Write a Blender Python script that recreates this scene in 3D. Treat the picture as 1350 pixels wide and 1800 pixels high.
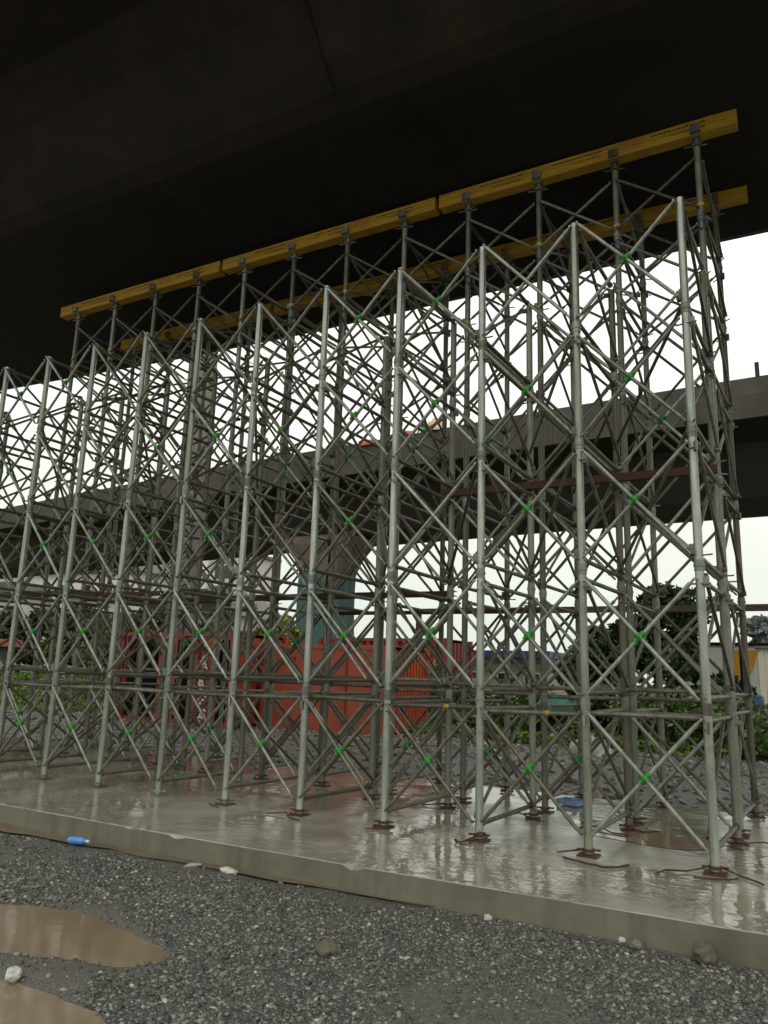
import bpy, bmesh, math, random
import numpy as np
from mathutils import Vector, Matrix, Euler, noise
random.seed(7); np.random.seed(7)
S = bpy.context.scene
for o in list(bpy.data.objects): bpy.data.objects.remove(o)
C = S.collection
# ---------------------------------------------------------------- camera
cam = bpy.data.cameras.new('camera'); co = bpy.data.objects.new('camera', cam); C.objects.link(co)
YAW, PIT, ROL = -0.5043, 0.2123, 0.0331
FW = Vector((math.sin(YAW)*math.cos(PIT), math.cos(YAW)*math.cos(PIT), math.sin(PIT)))
RT = Vector((math.cos(YAW), -math.sin(YAW), 0)); UP = RT.cross(FW)
R2 = RT*math.cos(ROL)+UP*math.sin(ROL); U2 = -RT*math.sin(ROL)+UP*math.cos(ROL)
co.matrix_world = Matrix(((R2.x, U2.x, -FW.x, 0), (R2.y, U2.y, -FW.y, 0), (R2.z, U2.z, -FW.z, 1.45), (0, 0, 0, 1)))
cam.sensor_fit = 'VERTICAL'; cam.sensor_height = 36; cam.lens = 36*1329.7/1800
cam.clip_end = 2000; cam.clip_start = .05
S.camera = co
S.render.resolution_x = 768; S.render.resolution_y = 1024
# ---------------------------------------------------------------- world, sun, exposure
W = bpy.data.worlds.new('World'); S.world = W; W.use_nodes = True
nt = W.node_tree; nt.nodes.clear()
out = nt.nodes.new('ShaderNodeOutputWorld'); bg = nt.nodes.new('ShaderNodeBackground')
sky = nt.nodes.new('ShaderNodeTexSky'); sky.sky_type = 'NISHITA'; sky.sun_disc = False
sky.sun_elevation = math.radians(55); sky.sun_rotation = math.radians(160)
bw = nt.nodes.new('ShaderNodeRGBToBW'); nt.links.new(sky.outputs[0], bw.inputs[0])
tcw = nt.nodes.new('ShaderNodeTexCoord'); nz = nt.nodes.new('ShaderNodeTexNoise'); nz.inputs['Scale'].default_value = 1.6; nz.inputs['Detail'].default_value = 5
nt.links.new(tcw.outputs['Generated'], nz.inputs['Vector'])
cr = nt.nodes.new('ShaderNodeValToRGB'); cr.color_ramp.elements[0].position = .3; cr.color_ramp.elements[1].position = .75
cr.color_ramp.elements[0].color = (.82, .84, .77, 1); cr.color_ramp.elements[1].color = (1, 1.01, .95, 1)
nt.links.new(nz.outputs[0], cr.inputs[0])
sx = nt.nodes.new('ShaderNodeSeparateXYZ'); nt.links.new(tcw.outputs['Generated'], sx.inputs[0])
hr = nt.nodes.new('ShaderNodeValToRGB'); hr.color_ramp.elements[0].position = .0; hr.color_ramp.elements[1].position = .34
hr.color_ramp.elements[0].color = (.66, .71, .67, 1); hr.color_ramp.elements[1].color = (1, 1, 1, 1); nt.links.new(sx.outputs[2], hr.inputs[0])
mh = nt.nodes.new('ShaderNodeMix'); mh.data_type = 'RGBA'; mh.blend_type = 'MULTIPLY'; mh.inputs[0].default_value = 1
nt.links.new(cr.outputs[0], mh.inputs[6]); nt.links.new(hr.outputs[0], mh.inputs[7])
mu = nt.nodes.new('ShaderNodeMix'); mu.data_type = 'RGBA'; mu.blend_type = 'MULTIPLY'; mu.inputs[0].default_value = 1
mu.inputs[6].default_value = (13.5, 13.5, 13.5, 1); nt.links.new(mh.outputs[2], mu.inputs[7])
mx = nt.nodes.new('ShaderNodeMix'); mx.data_type = 'RGBA'; mx.inputs[0].default_value = .88
nt.links.new(bw.outputs[0], mx.inputs[6]); nt.links.new(mu.outputs[2], mx.inputs[7])
nt.links.new(mx.outputs[2], bg.inputs[0]); bg.inputs[1].default_value = .1
nt.links.new(bg.outputs[0], out.inputs[0])
sl = bpy.data.lights.new('sun', 'SUN'); sl.energy = .6; sl.angle = math.radians(30); sl.color = (1, .97, .92)
so = bpy.data.objects.new('sun', sl); C.objects.link(so)
so.rotation_euler = (math.radians(35), 0, math.radians(20))
S.view_settings.view_transform = 'Standard'; S.view_settings.look = 'None'
S.view_settings.exposure = 0.0; S.view_settings.gamma = 1; S.view_settings.use_curve_mapping = False

# ---------------------------------------------------------------- materials
def lin(c):
    return tuple(((v/255)/12.92 if v/255 <= .04045 else ((v/255+.055)/1.055)**2.4) for v in c)+(1,)
class NT:
    def __init__(s, name):
        s.m = bpy.data.materials.new(name); s.m.use_nodes = True; s.t = s.m.node_tree
        s.b = s.t.nodes['Principled BSDF']
    def n(s, t, **k):
        x = s.t.nodes.new(t)
        for a, v in k.items():
            if a in x.inputs.keys(): x.inputs[a].default_value = v
            else: setattr(x, a, v)
        return x
    def l(s, a, b): s.t.links.new(a, b)
    def noise(s, scale, detail=4, obj=True, stretch=None, rough=.55):
        tc = s.n('ShaderNodeTexCoord'); v = tc.outputs['Object' if obj else 'Generated']
        if not obj:
            g = s.n('ShaderNodeNewGeometry'); v = g.outputs['Position']
        if stretch:
            mp = s.n('ShaderNodeMapping'); mp.inputs['Scale'].default_value = stretch; s.l(v, mp.inputs[0]); v = mp.outputs[0]
        x = s.n('ShaderNodeTexNoise', Scale=scale, Detail=detail, Roughness=rough); s.l(v, x.inputs['Vector']); return x.outputs[0]
    def ramp(s, f, stops):
        r = s.n('ShaderNodeValToRGB'); e = r.color_ramp.elements
        while len(e) < len(stops): e.new(.5)
        for i, (p, c) in enumerate(stops): e[i].position = p; e[i].color = c if len(c) == 4 else tuple(c)+(1,)
        s.l(f, r.inputs[0]); return r.outputs[0]
    def mix(s, f, a, b, mode='MIX'):
        x = s.n('ShaderNodeMix', data_type='RGBA', blend_type=mode)
        for i, v in ((0, f), (6, a), (7, b)):
            if hasattr(v, 'links') or hasattr(v, 'is_linked'): s.l(v, x.inputs[i])
            else: x.inputs[i].default_value = v
        return x.outputs[2]
    def col(s, c):
        if hasattr(c, 'is_linked'): s.l(c, s.b.inputs['Base Color'])
        else: s.b.inputs['Base Color'].default_value = c
    def bump(s, h, st=.3, d=.01):
        b = s.n('ShaderNodeBump', Strength=st, Distance=d); s.l(h, b.inputs['Height']); s.l(b.outputs[0], s.b.inputs['Normal'])
    def rnd(s):
        return s.n('ShaderNodeObjectInfo').outputs['Random']
    def isl(s):
        return s.n('ShaderNodeNewGeometry').outputs['Random Per Island']
g3 = lambda v, t=(1, 1, 1): (v*t[0], v*t[1], v*t[2], 1)

def galv(name, a, b, rust=.0, rough=.42, metal=.35, front=False):
    m = NT(name)
    n1 = m.noise(9, 6, stretch=(2.2, 2.2, .22)); base = m.ramp(n1, [(.3, a), (.72, b)])
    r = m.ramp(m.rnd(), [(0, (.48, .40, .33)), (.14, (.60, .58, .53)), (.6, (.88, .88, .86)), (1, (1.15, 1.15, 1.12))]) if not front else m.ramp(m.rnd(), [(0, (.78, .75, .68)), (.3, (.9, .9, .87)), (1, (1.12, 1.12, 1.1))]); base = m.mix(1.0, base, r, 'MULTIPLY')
    n2 = m.noise(3.1, 8, rough=.7); msk = m.ramp(n2, [(.60-rust, (0, 0, 0)), (.74-rust, (1, 1, 1))])
    rc = m.ramp(m.noise(26, 4), [(.3, (.075, .045, .03)), (.7, (.15, .10, .07))])
    fac = m.mix(1.0, msk, (.75, .75, .75, 1), 'MULTIPLY')
    m.col(m.mix(fac, base, rc)); m.b.inputs['Metallic'].default_value = metal
    rr = m.ramp(m.noise(14, 4), [(.3, (rough-.12,)*3), (.7, (rough+.15,)*3)]); m.l(rr, m.b.inputs['Roughness'])
    m.bump(m.noise(60, 3), .15, .004); return m.m
M = {}
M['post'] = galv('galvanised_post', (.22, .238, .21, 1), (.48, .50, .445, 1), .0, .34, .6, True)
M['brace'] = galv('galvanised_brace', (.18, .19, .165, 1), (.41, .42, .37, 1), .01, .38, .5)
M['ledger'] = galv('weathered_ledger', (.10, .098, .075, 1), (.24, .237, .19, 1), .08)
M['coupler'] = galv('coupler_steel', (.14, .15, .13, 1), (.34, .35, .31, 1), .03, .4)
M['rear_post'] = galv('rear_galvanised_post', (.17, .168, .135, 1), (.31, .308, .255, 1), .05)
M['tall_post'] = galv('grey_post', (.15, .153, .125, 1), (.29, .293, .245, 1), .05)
def rusty(name, a, b, rough=.75):
    m = NT(name); m.col(m.ramp(m.noise(12, 8, rough=.7), [(.3, a), (.7, b)])); m.b.inputs['Roughness'].default_value = rough
    m.bump(m.noise(70, 4), .4, .004); return m.m
M['rust'] = rusty('rusty_steel', (.038, .018, .011, 1), (.10, .042, .025, 1), .55)
M['rustdark2'] = rusty('wet_rusty_bar', (.030, .014, .009, 1), (.085, .036, .022, 1), .45)
M['rustdark'] = rusty('dark_rusty_steel', (.02, .013, .010, 1), (.065, .032, .022, 1))
M['redsteel'] = rusty('red_oxide_steel', (.035, .010, .008, 1), (.075, .025, .018, 1))
def plain(name, c, rough=.6, var=.25, scale=6, bump=.1, metal=0, objr=False):
    m = NT(name); a = tuple(v*(1-var) for v in c[:3])+(1,); b = tuple(v*(1+var) for v in c[:3])+(1,)
    x = m.ramp(m.noise(scale, 7, rough=.65), [(.3, a), (.7, b)])
    if objr: x = m.mix(1.0, x, m.ramp(m.rnd(), [(0, (.8, .8, .8)), (1, (1.15, 1.15, 1.15))]), 'MULTIPLY')
    m.col(x); m.b.inputs['Roughness'].default_value = rough; m.b.inputs['Metallic'].default_value = metal
    if bump: m.bump(m.noise(scale*8, 4), bump, .01)
    return m.m
M['clip'] = plain('green_clip', (.03, .22, .025, 1), .5, .4, 20)
M['clipdark'] = plain('worn_green_clip', (.03, .14, .03, 1), .6, .4, 20)
M['band'] = plain('yellow_band', (.55, .36, .03, 1), .5, .2, 20)
M['bandold'] = plain('worn_yellow_band', (.28, .19, .03, 1), .6, .4, 20)
M['bluetape'] = plain('blue_tape', (.02, .05, .13, 1), .5, .2, 20)
m = NT('lvl_timber')
n1 = m.noise(3.5, 8, stretch=(.25, 3, 9), rough=.65)
c1 = m.ramp(n1, [(.25, (.30, .14, .012)), (.5, (.48, .27, .018)), (.78, (.66, .42, .032))])
m.col(m.mix(m.ramp(m.noise(2.2, 6), [(.5, (0, 0, 0)), (.68, (.7, .7, .7))]), c1, (.38, .12, .03, 1)))
m.b.inputs['Roughness'].default_value = .5; m.bump(m.noise(30, 4, stretch=(.1, 1, 3)), .2, .003); M['timber'] = m.m
M['ink'] = plain('stamp_ink', (.05, .022, .012, 1), .6, .3, 30)
# concrete family
def concrete(name, a, b, stain, rough=.8, bumps=.25, sc=1.):
    m = NT(name)
    x = m.ramp(m.noise(.9*sc, 12, obj=False, rough=.72), [(.36, a), (.64, b)])
    y = m.ramp(m.noise(.7*sc, 8, obj=False, stretch=(1.2, 1.2, .18), rough=.7), [(.45, (0, 0, 0)), (.72, (.85, .85, .85))])
    m.col(m.mix(y, x, stain)); m.b.inputs['Roughness'].default_value = rough
    m.bump(m.noise(22*sc, 8, obj=False), bumps, .02); return m.m
M['deck'] = concrete('soot_stained_concrete', (.011, .0105, .007, 1), (.020, .017, .012, 1), (.008, .0075, .005, 1), .9, .4)  # near-black base colour puts the deck underside's shade into the concrete
M['wing'] = concrete('brown_stained_shaded_concrete', (.007, .0065, .0045, 1), (.034, .017, .010, 1), (.008, .0075, .005, 1), .9, .4)  # brown stains over a base darkened to paint in the shade
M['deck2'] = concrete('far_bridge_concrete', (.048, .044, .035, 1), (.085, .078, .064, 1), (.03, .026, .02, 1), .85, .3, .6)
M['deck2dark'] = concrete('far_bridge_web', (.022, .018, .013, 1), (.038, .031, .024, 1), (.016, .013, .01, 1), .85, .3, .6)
M['seal'] = concrete('joint_sealant', (.03, .028, .02, 1), (.05, .047, .035, 1), (.02, .019, .014, 1))
M['pier'] = concrete('pier_concrete', (.17, .165, .13, 1), (.27, .26, .21, 1), (.12, .11, .08, 1), .8, .2)
M['pierhead'] = concrete('pier_head_concrete', (.16, .12, .09, 1), (.26, .20, .16, 1), (.10, .08, .06, 1), .8, .2)
# slab: wet concrete with water film
m = NT('wet_slab')
x = m.ramp(m.noise(1.1, 10, obj=False, rough=.65), [(.28, (.25, .238, .188)), (.5, (.37, .355, .295)), (.75, (.49, .475, .41))])
pud = m.ramp(m.noise(.62, 3, obj=False, rough=.5), [(.40, (0, 0, 0)), (.52, (1, 1, 1))])
br = m.mix(m.ramp(m.noise(.8, 6, obj=False, stretch=(1.3, .8, 1)), [(.5, (0, 0, 0)), (.66, (.6, .6, .6))]), x, (.25, .20, .15, 1))
m.col(m.mix(pud, br, m.mix(1.0, br, (.72, .68, .62, 1), 'MULTIPLY')))
rg = m.ramp(m.noise(2.4, 6, obj=False, stretch=(.7, 1.6, 1)), [(.3, (.015,)*3), (.5, (.04,)*3), (.7, (.15,)*3)])
rr = m.mix(pud, rg, (.012, .012, .012, 1)); m.l(rr, m.b.inputs['Roughness'])
m.b.inputs['Specular IOR Level'].default_value = .85
hh = m.noise(4.5, 9, obj=False, stretch=(.7, 1.8, 1), rough=.72)
rip0 = m.noise(8.5, 3, obj=False, stretch=(.75, 1.4, 1), rough=.5)
calm = m.ramp(m.noise(.75, 3, obj=False, rough=.5), [(.42, (1, 1, 1)), (.54, (.16, .16, .16))])
ripp = m.mix(1.0, rip0, calm, 'MULTIPLY')
b1 = m.n('ShaderNodeBump', Strength=.5, Distance=.010)
inv = m.ramp(pud, [(0, (1, 1, 1)), (1, (.05, .05, .05))]); hm = m.mix(1.0, hh, inv, 'MULTIPLY'); m.l(hm, b1.inputs['Height'])
b2 = m.n('ShaderNodeBump', Strength=1.0, Distance=.0085); m.l(ripp, b2.inputs['Height']); m.l(b1.outputs[0], b2.inputs['Normal']); m.l(b2.outputs[0], m.b.inputs['Normal'])
M['slab'] = m.m
m = NT('slab_edge_concrete')
x = m.ramp(m.noise(2, 10, obj=False, rough=.65), [(.3, (.125, .118, .08)), (.7, (.20, .188, .135))])
st = m.ramp(m.noise(1.6, 6, obj=False, stretch=(2.5, 1, .3)), [(.5, (0, 0, 0)), (.7, (.7, .7, .7))])
m.col(m.mix(st, x, (.085, .078, .052, 1))); m.b.inputs['Roughness'].default_value = .5; m.bump(m.noise(30, 6, obj=False), .3, .006); M['slabedge'] = m.m
# gravel ground
m = NT('wet_gravel')
tc = m.n('ShaderNodeNewGeometry'); vo = m.n('ShaderNodeTexVoronoi', Scale=85.); m.l(tc.outputs['Position'], vo.inputs['Vector'])
sp = m.n('ShaderNodeSeparateColor'); m.l(vo.outputs['Color'], sp.inputs[0])
cc = m.ramp(sp.outputs[0], [(0, (.05, .049, .044)), (.55, (.10, .099, .09)), (.9, (.17, .168, .155)), (1, (.36, .355, .33))])
mud = m.ramp(m.noise(1.1, 6, obj=False), [(.36, (0, 0, 0)), (.58, (.9, .9, .9))])
m.col(m.mix(mud, cc, (.13, .122, .104, 1)))
inv = m.ramp(vo.outputs['Distance'], [(0, (1, 1, 1)), (.6, (0, 0, 0))]); m.b.inputs['Roughness'].default_value = .42
m.bump(inv, .8, .012); M['gravel'] = m.m
m = NT('stone_chip')
m.col(m.ramp(m.isl(), [(0, (.045, .043, .038)), (.45, (.105, .101, .090)), (.8, (.18, .175, .158)), (.975, (.28, .275, .25)), (1, (.50, .49, .45))]))
m.b.inputs['Roughness'].default_value = .38; m.bump(m.noise(90, 3, obj=False), .3, .003); M['chip'] = m.m
m = NT('far_stone_chip')
m.col(m.ramp(m.isl(), [(0, (.07, .068, .06)), (.5, (.17, .166, .15)), (1, (.34, .335, .31))])); m.b.inputs['Roughness'].default_value = .45; M['chipfar'] = m.m
m = NT('muddy_water'); m.col(m.ramp(m.noise(1.5, 4, obj=False), [(.3, (.20, .145, .085)), (.7, (.27, .205, .13))]))
m.b.inputs['Roughness'].default_value = .09; m.b.inputs['Specular IOR Level'].default_value = .35; m.bump(m.noise(14, 3, obj=False), .15, .004); M['mud'] = m.m
M['wetmud'] = plain('wet_mud', (.15, .115, .072, 1), .3, .3, 3, .3)
M['soil'] = plain('far_soil', (.10, .098, .085, 1), .8, .3, .6, .3)
# vegetation
def leaf(name, a, b, c):
    m = NT(name); m.col(m.ramp(m.isl(), [(0, a), (.5, b), (1, c)])); m.b.inputs['Roughness'].default_value = .5
    try: m.b.inputs['Subsurface Weight'].default_value = 0
    except Exception: pass
    return m.m
M['leafdark'] = leaf('dark_leaves', (.012, .022, .010), (.025, .045, .018), (.05, .085, .03))
M['leafmid'] = leaf('mid_leaves', (.04, .07, .014), (.08, .13, .026), (.14, .20, .045))
M['leafyel'] = leaf('yellow_leaves', (.12, .13, .02), (.25, .24, .04), (.36, .33, .07))
M['leafhaze'] = leaf('far_leaves', (.10, .125, .115), (.14, .165, .15), (.18, .205, .19))  # distance haze is mixed into these pale leaf colours
M['grass'] = leaf('grass_blades', (.045, .09, .012), (.10, .17, .022), (.17, .25, .04))
M['turf'] = plain('grass_turf', (.065, .11, .02, 1), .9, .4, 1.2, .4)
M['bark'] = plain('bark', (.06, .048, .036, 1), .9, .3, 8, .5)
# containers etc.
def paint(name, c, dirt=(.10, .05, .03, 1), rough=.45, amt=.55):
    m = NT(name); x = m.ramp(m.noise(1.5, 6), [(.3, tuple(v*.8 for v in c)), (.7, tuple(v*1.12 for v in c))])
    k = m.ramp(m.noise(2.2, 9, stretch=(1.5, 1.5, .3), rough=.75), [(.52, (0, 0, 0)), (.75, (amt,)*3)])
    m.col(m.mix(k, x, dirt)); m.b.inputs['Roughness'].default_value = rough; return m.m
M['orange'] = paint('orange_red_paint', (.44, .078, .030))
M['red'] = paint('red_paint', (.36, .052, .022), (.06, .018, .012, 1), .45, .7)
M['darkred'] = paint('dark_red_paint', (.30, .025, .022), (.05, .015, .012, 1))
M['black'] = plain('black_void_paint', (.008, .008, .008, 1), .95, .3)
M['black'].node_tree.nodes['Principled BSDF'].inputs['Specular IOR Level'].default_value = .1
M['white'] = plain('white_paint', (.72, .71, .68, 1), .6, .08)
M['cream'] = plain('cream_panel', (.55, .50, .40, 1), .6, .1)
M['greyroof'] = plain('grey_roofing', (.13, .13, .12, 1), .6, .2)
M['pinkw'] = plain('pale_pink_wall', (.60, .54, .52, 1), .7, .1)
M['tanwall'] = plain('tan_wall', (.34, .30, .25, 1), .8, .15)
M['blue'] = plain('blue_roof_paint', (.06, .08, .26, 1), .5, .15)
M['bluep'] = plain('blue_plastic', (.10, .26, .62, 1), .3, .35, 30)
M['palebl'] = plain('pale_blue_plastic', (.22, .34, .55, 1), .3, .35, 20)
M['bluedk'] = plain('dark_blue_plastic', (.02, .05, .16, 1), .4, .2)
M['amber'] = plain('amber_paint', (.75, .33, .02, 1), .5, .1)
M['redroof'] = plain('red_roof', (.38, .10, .07, 1), .7, .2)
M['teal'] = paint('teal_netting', (.055, .125, .12), (.035, .06, .065, 1), .75)
M['tarpg'] = plain('green_tarpaulin', (.015, .12, .085, 1), .5, .15)
M['tarpo'] = plain('orange_tarpaulin', (.62, .14, .06, 1), .6, .2)
M['sandw'] = plain('pale_rubble', (.42, .38, .34, 1), .8, .4, 3)
M['sand'] = plain('beige_sacking', (.62, .45, .27, 1), .8, .15)
M['glass'] = plain('dark_window_glass', (.03, .035, .04, 1), .15, .2)
M['foam'] = plain('white_foam', (.50, .50, .45, 1), .7, .3, 20)
M['stone'] = plain('brown_stone', (.13, .11, .08, 1), .7, .25, 9, .5)
M['skin'] = plain('dark_skin', (.07, .04, .028, 1), .5, .1)
M['hair'] = plain('black_hair', (.01, .009, .008, 1), .6, .1)
M['shirt'] = plain('green_shirt', (.07, .42, .16, 1), .8, .1)
M['jeans'] = plain('blue_trousers', (.03, .04, .09, 1), .8, .1)

# ---------------------------------------------------------------- helpers
def link(name, me, mat=None, parent=None, loc=None, rot=None):
    o = bpy.data.objects.new(name, me); C.objects.link(o)
    if mat is not None and len(me.materials) == 0: me.materials.append(mat)
    if parent is not None: o.parent = parent
    if loc is not None: o.location = loc
    if rot is not None: o.rotation_euler = rot
    return o
def tag(o, label=None, cat=None, group=None, kind=None):
    if label: o['label'] = label
    if cat: o['category'] = cat
    if group: o['group'] = group
    if kind: o['kind'] = kind
    return o
def thing(name, label, cat, loc=(0, 0, 0), rz=0, group=None):
    o = bpy.data.objects.new(name, None); C.objects.link(o); o.location = loc; o.rotation_euler = (0, 0, rz)
    o.empty_display_size = .2
    return tag(o, label, cat, group)
def kids(o): return [c for c in bpy.data.objects if c.parent == o]
class MB:
    """collects geometry for one mesh"""
    def __init__(s): s.v = []; s.f = []; s.sm = []
    def add(s, vs, fs, smooth=False):
        k = len(s.v); s.v += [tuple(v) for v in vs]; s.f += [tuple(i+k for i in f) for f in fs]; s.sm += [smooth]*len(fs)
    def box(s, a, b, rz=0, bevel=0):
        x0, y0, z0 = a; x1, y1, z1 = b
        vs = [(x0, y0, z0), (x1, y0, z0), (x1, y1, z0), (x0, y1, z0), (x0, y0, z1), (x1, y0, z1), (x1, y1, z1), (x0, y1, z1)]
        s.add(vs, [(3, 2, 1, 0), (4, 5, 6, 7), (0, 1, 5, 4), (1, 2, 6, 5), (2, 3, 7, 6), (3, 0, 4, 7)]); return s
    def tube(s, p, q, r, n=10, r2=None, caps=True):
        p = Vector(p); q = Vector(q); d = (q-p).normalized(); a = d.orthogonal().normalized(); b = d.cross(a)
        r2 = r if r2 is None else r2
        vs = []
        for P, R in ((p, r), (q, r2)):
            for i in range(n):
                t = 2*math.pi*i/n; vs.append(P+a*(R*math.cos(t))+b*(R*math.sin(t)))
        s.add(vs, [(i, (i+1) % n, n+(i+1) % n, n+i) for i in range(n)], True)
        if caps: s.add(vs, [tuple(range(n))[::-1], tuple(range(n, 2*n))])
        return s
    def path(s, pts, r, n=6):
        for a, b in zip(pts, pts[1:]): s.tube(a, b, r, n)
        for p in pts[1:-1]: s.ball(p, r*1.03)
        return s
    def ball(s, c, r, sc=(1, 1, 1)):
        t = (1+5**.5)/2; vs = []
        for a in ((-1, t, 0), (1, t, 0), (-1, -t, 0), (1, -t, 0), (0, -1, t), (0, 1, t), (0, -1, -t), (0, 1, -t), (t, 0, -1), (t, 0, 1), (-t, 0, -1), (-t, 0, 1)):
            v = Vector(a).normalized()*r; vs.append((c[0]+v.x*sc[0], c[1]+v.y*sc[1], c[2]+v.z*sc[2]))
        s.add(vs, ICO, True); return s
    def prism(s, poly, y0, y1):   # poly in xz, extruded along y
        n = len(poly); vs = [(x, y0, z) for x, z in poly]+[(x, y1, z) for x, z in poly]
        s.add(vs, [tuple(range(n)), tuple(range(2*n-1, n-1, -1))]+[((i+1) % n, i, n+i, n+(i+1) % n) for i in range(n)]); return s
    def mesh(s, name):
        me = bpy.data.meshes.new(name); me.from_pydata(s.v, [], s.f); me.update()
        me.polygons.foreach_set('use_smooth', s.sm); return me
    def build(s, name, mat, parent=None, loc=None, rot=None):
        return link(name, s.mesh(name), mat, parent, loc, rot)
ICO = [(0, 11, 5), (0, 5, 1), (0, 1, 7), (0, 7, 10), (0, 10, 11), (1, 5, 9), (5, 11, 4), (11, 10, 2), (10, 7, 6), (7, 1, 8), (3, 9, 4), (3, 4, 2), (3, 2, 6), (3, 6, 8), (3, 8, 9), (4, 9, 5), (2, 4, 11), (6, 2, 10), (8, 6, 7), (9, 8, 1)]
def bevel(me, w, seg=2):
    bm = bmesh.new(); bm.from_mesh(me); bmesh.ops.bevel(bm, geom=bm.edges[:], offset=w, segments=seg, affect='EDGES', profile=.5); bm.to_mesh(me); bm.free(); return me
def nz3(x, y, z=0., s=1.): return noise.noise(Vector((x*s, y*s, z*s)))

# ================================================================= GROUND
ZG = -.2
def sheet(name, x0, x1, y0, y1, step, fz, mat):
    nx = max(2, int((x1-x0)/step)+1); ny = max(2, int((y1-y0)/step)+1)
    vs = [(x, y, fz(x, y)) for y in np.linspace(y0, y1, ny) for x in np.linspace(x0, x1, nx)]
    fs = [(j*nx+i, j*nx+i+1, (j+1)*nx+i+1, (j+1)*nx+i) for j in range(ny-1) for i in range(nx-1)]
    me = bpy.data.meshes.new(name); me.from_pydata(vs, [], fs); me.polygons.foreach_set('use_smooth', [True]*len(fs))
    return link(name, me, mat)
# puddle outlines traced on the ground (metres)
P1 = [(-6.4, 3.95), (-5.7, 3.86), (-5.128, 3.85), (-4.9, 3.93), (-4.648, 3.985), (-4.35, 4.0), (-4.0, 3.93), (-3.72, 3.87), (-3.53, 3.80), (-3.46, 3.68), (-3.55, 3.51), (-3.85, 3.41), (-4.106, 3.351), (-4.31, 3.27), (-5, 3.05), (-6, 3.2)]
P2 = [(-4.6, 3.02), (-4.0, 2.99), (-3.75, 3.02), (-3.48, 3.02), (-3.22, 3.00), (-3.05, 2.88), (-3.10, 2.70), (-3.5, 2.45), (-4.2, 2.4), (-4.8, 2.7)]
def smooth(P):
    out = []; n = len(P)
    for i in range(n):
        p0, p1, p2, p3 = [Vector(P[(i+k) % n]) for k in (-1, 0, 1, 2)]
        for t in (0, .2, .4, .6, .8):
            q = .5*((2*p1)+(p2-p0)*t+(2*p0-5*p1+4*p2-p3)*t*t+(3*p1-p0-3*p2+p3)*t**3)
            k = .05*nz3(q.x*4, q.y*4, 1)+.03*nz3(q.x*12, q.y*12, 2); out.append((q.x+k, q.y+k*.7))
    return out
P1 = smooth(P1); P2 = smooth(P2)
def sdf(x, y, poly):
    ins = False; d = 1e9; n = len(poly)
    for i in range(n):
        x1, y1 = poly[i]; x2, y2 = poly[(i+1) % n]
        if (y1 > y) != (y2 > y) and x < (x2-x1)*(y-y1)/(y2-y1)+x1: ins = not ins
        t = max(0, min(1, ((x-x1)*(x2-x1)+(y-y1)*(y2-y1))/((x2-x1)**2+(y2-y1)**2))); d = min(d, math.hypot(x-x1-t*(x2-x1), y-y1-t*(y2-y1)))
    return -d if ins else d
def hz(x, y):
    z = ZG+.018*nz3(x, y, 0, .9)+.010*nz3(x, y, 3, 3.1)+.005*nz3(x, y, 5, 9)
    if -6.9 < x < -2.8 and 2.2 < y < 4.3:
        d = min(sdf(x, y, P1), sdf(x, y, P2))
        w = max(0, min(1, (.10-d)/.22)); z = z*(1-w)+(ZG-.075)*w
    if y > 5.1:                                  # soft washed-in strip along the slab
        w = min(1, (y-5.1)/.35); z += .008*w
    return z
g = sheet('gravel_ground', -14, 5, .5, 5.62, .05, hz, M['gravel']); tag(g, kind='structure')
for nm, poly in (('puddle', P1), ('puddle', P2)):
    mb = MB(); mb.add([(x+(x-sum(p[0] for p in poly)/len(poly))*.05, y+(y-sum(p[1] for p in poly)/len(poly))*.05, ZG-.022) for x, y in poly], [tuple(range(len(poly)))[::-1]])
    o = mb.build(nm, M['mud']); tag(o, kind='structure')
# far ground: gravel yard behind the slab, then soil/grass plain out to the horizon
def hf(x, y):
    z = ZG+.03*nz3(x, y, 1, .5)
    if 10.2 < y < 22:
        e = min(1, max(0, (y-10.9)/1.2))*min(1, max(0, (22-y)/6))
        z += e*(.10+.13*nz3(x, y, 2, .45)+.05*nz3(x, y, 4, 1.7)+.02*nz3(x, y, 4, 5))
    return z
g = sheet('gravel_yard', -34, 8, 10.0, 24, .2, hf, M['gravel']); tag(g, kind='structure')
g = sheet('ground_plain', -420, 420, -260, 620, 20, lambda x, y: ZG-.16, M['soil']); tag(g, kind='structure')
# grass bank
def hb(x, y):
    t = min(1, max(0, (y-18.5)/7)); return ZG-.03+t*(1.0+.25*nz3(x, y, 9, .25))-.05
g = sheet('grass_bank', -60, -19.5, 17.5, 46, .8, lambda x, y: hb(x, y)-max(0, (x+22))*.25, M['turf']); tag(g, kind='structure')
g = sheet('grass_verge', -14, 10, 21, 60, 1, lambda x, y: ZG+.05+.15*nz3(x, y, 1, .3), M['turf']); tag(g, kind='structure')

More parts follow.
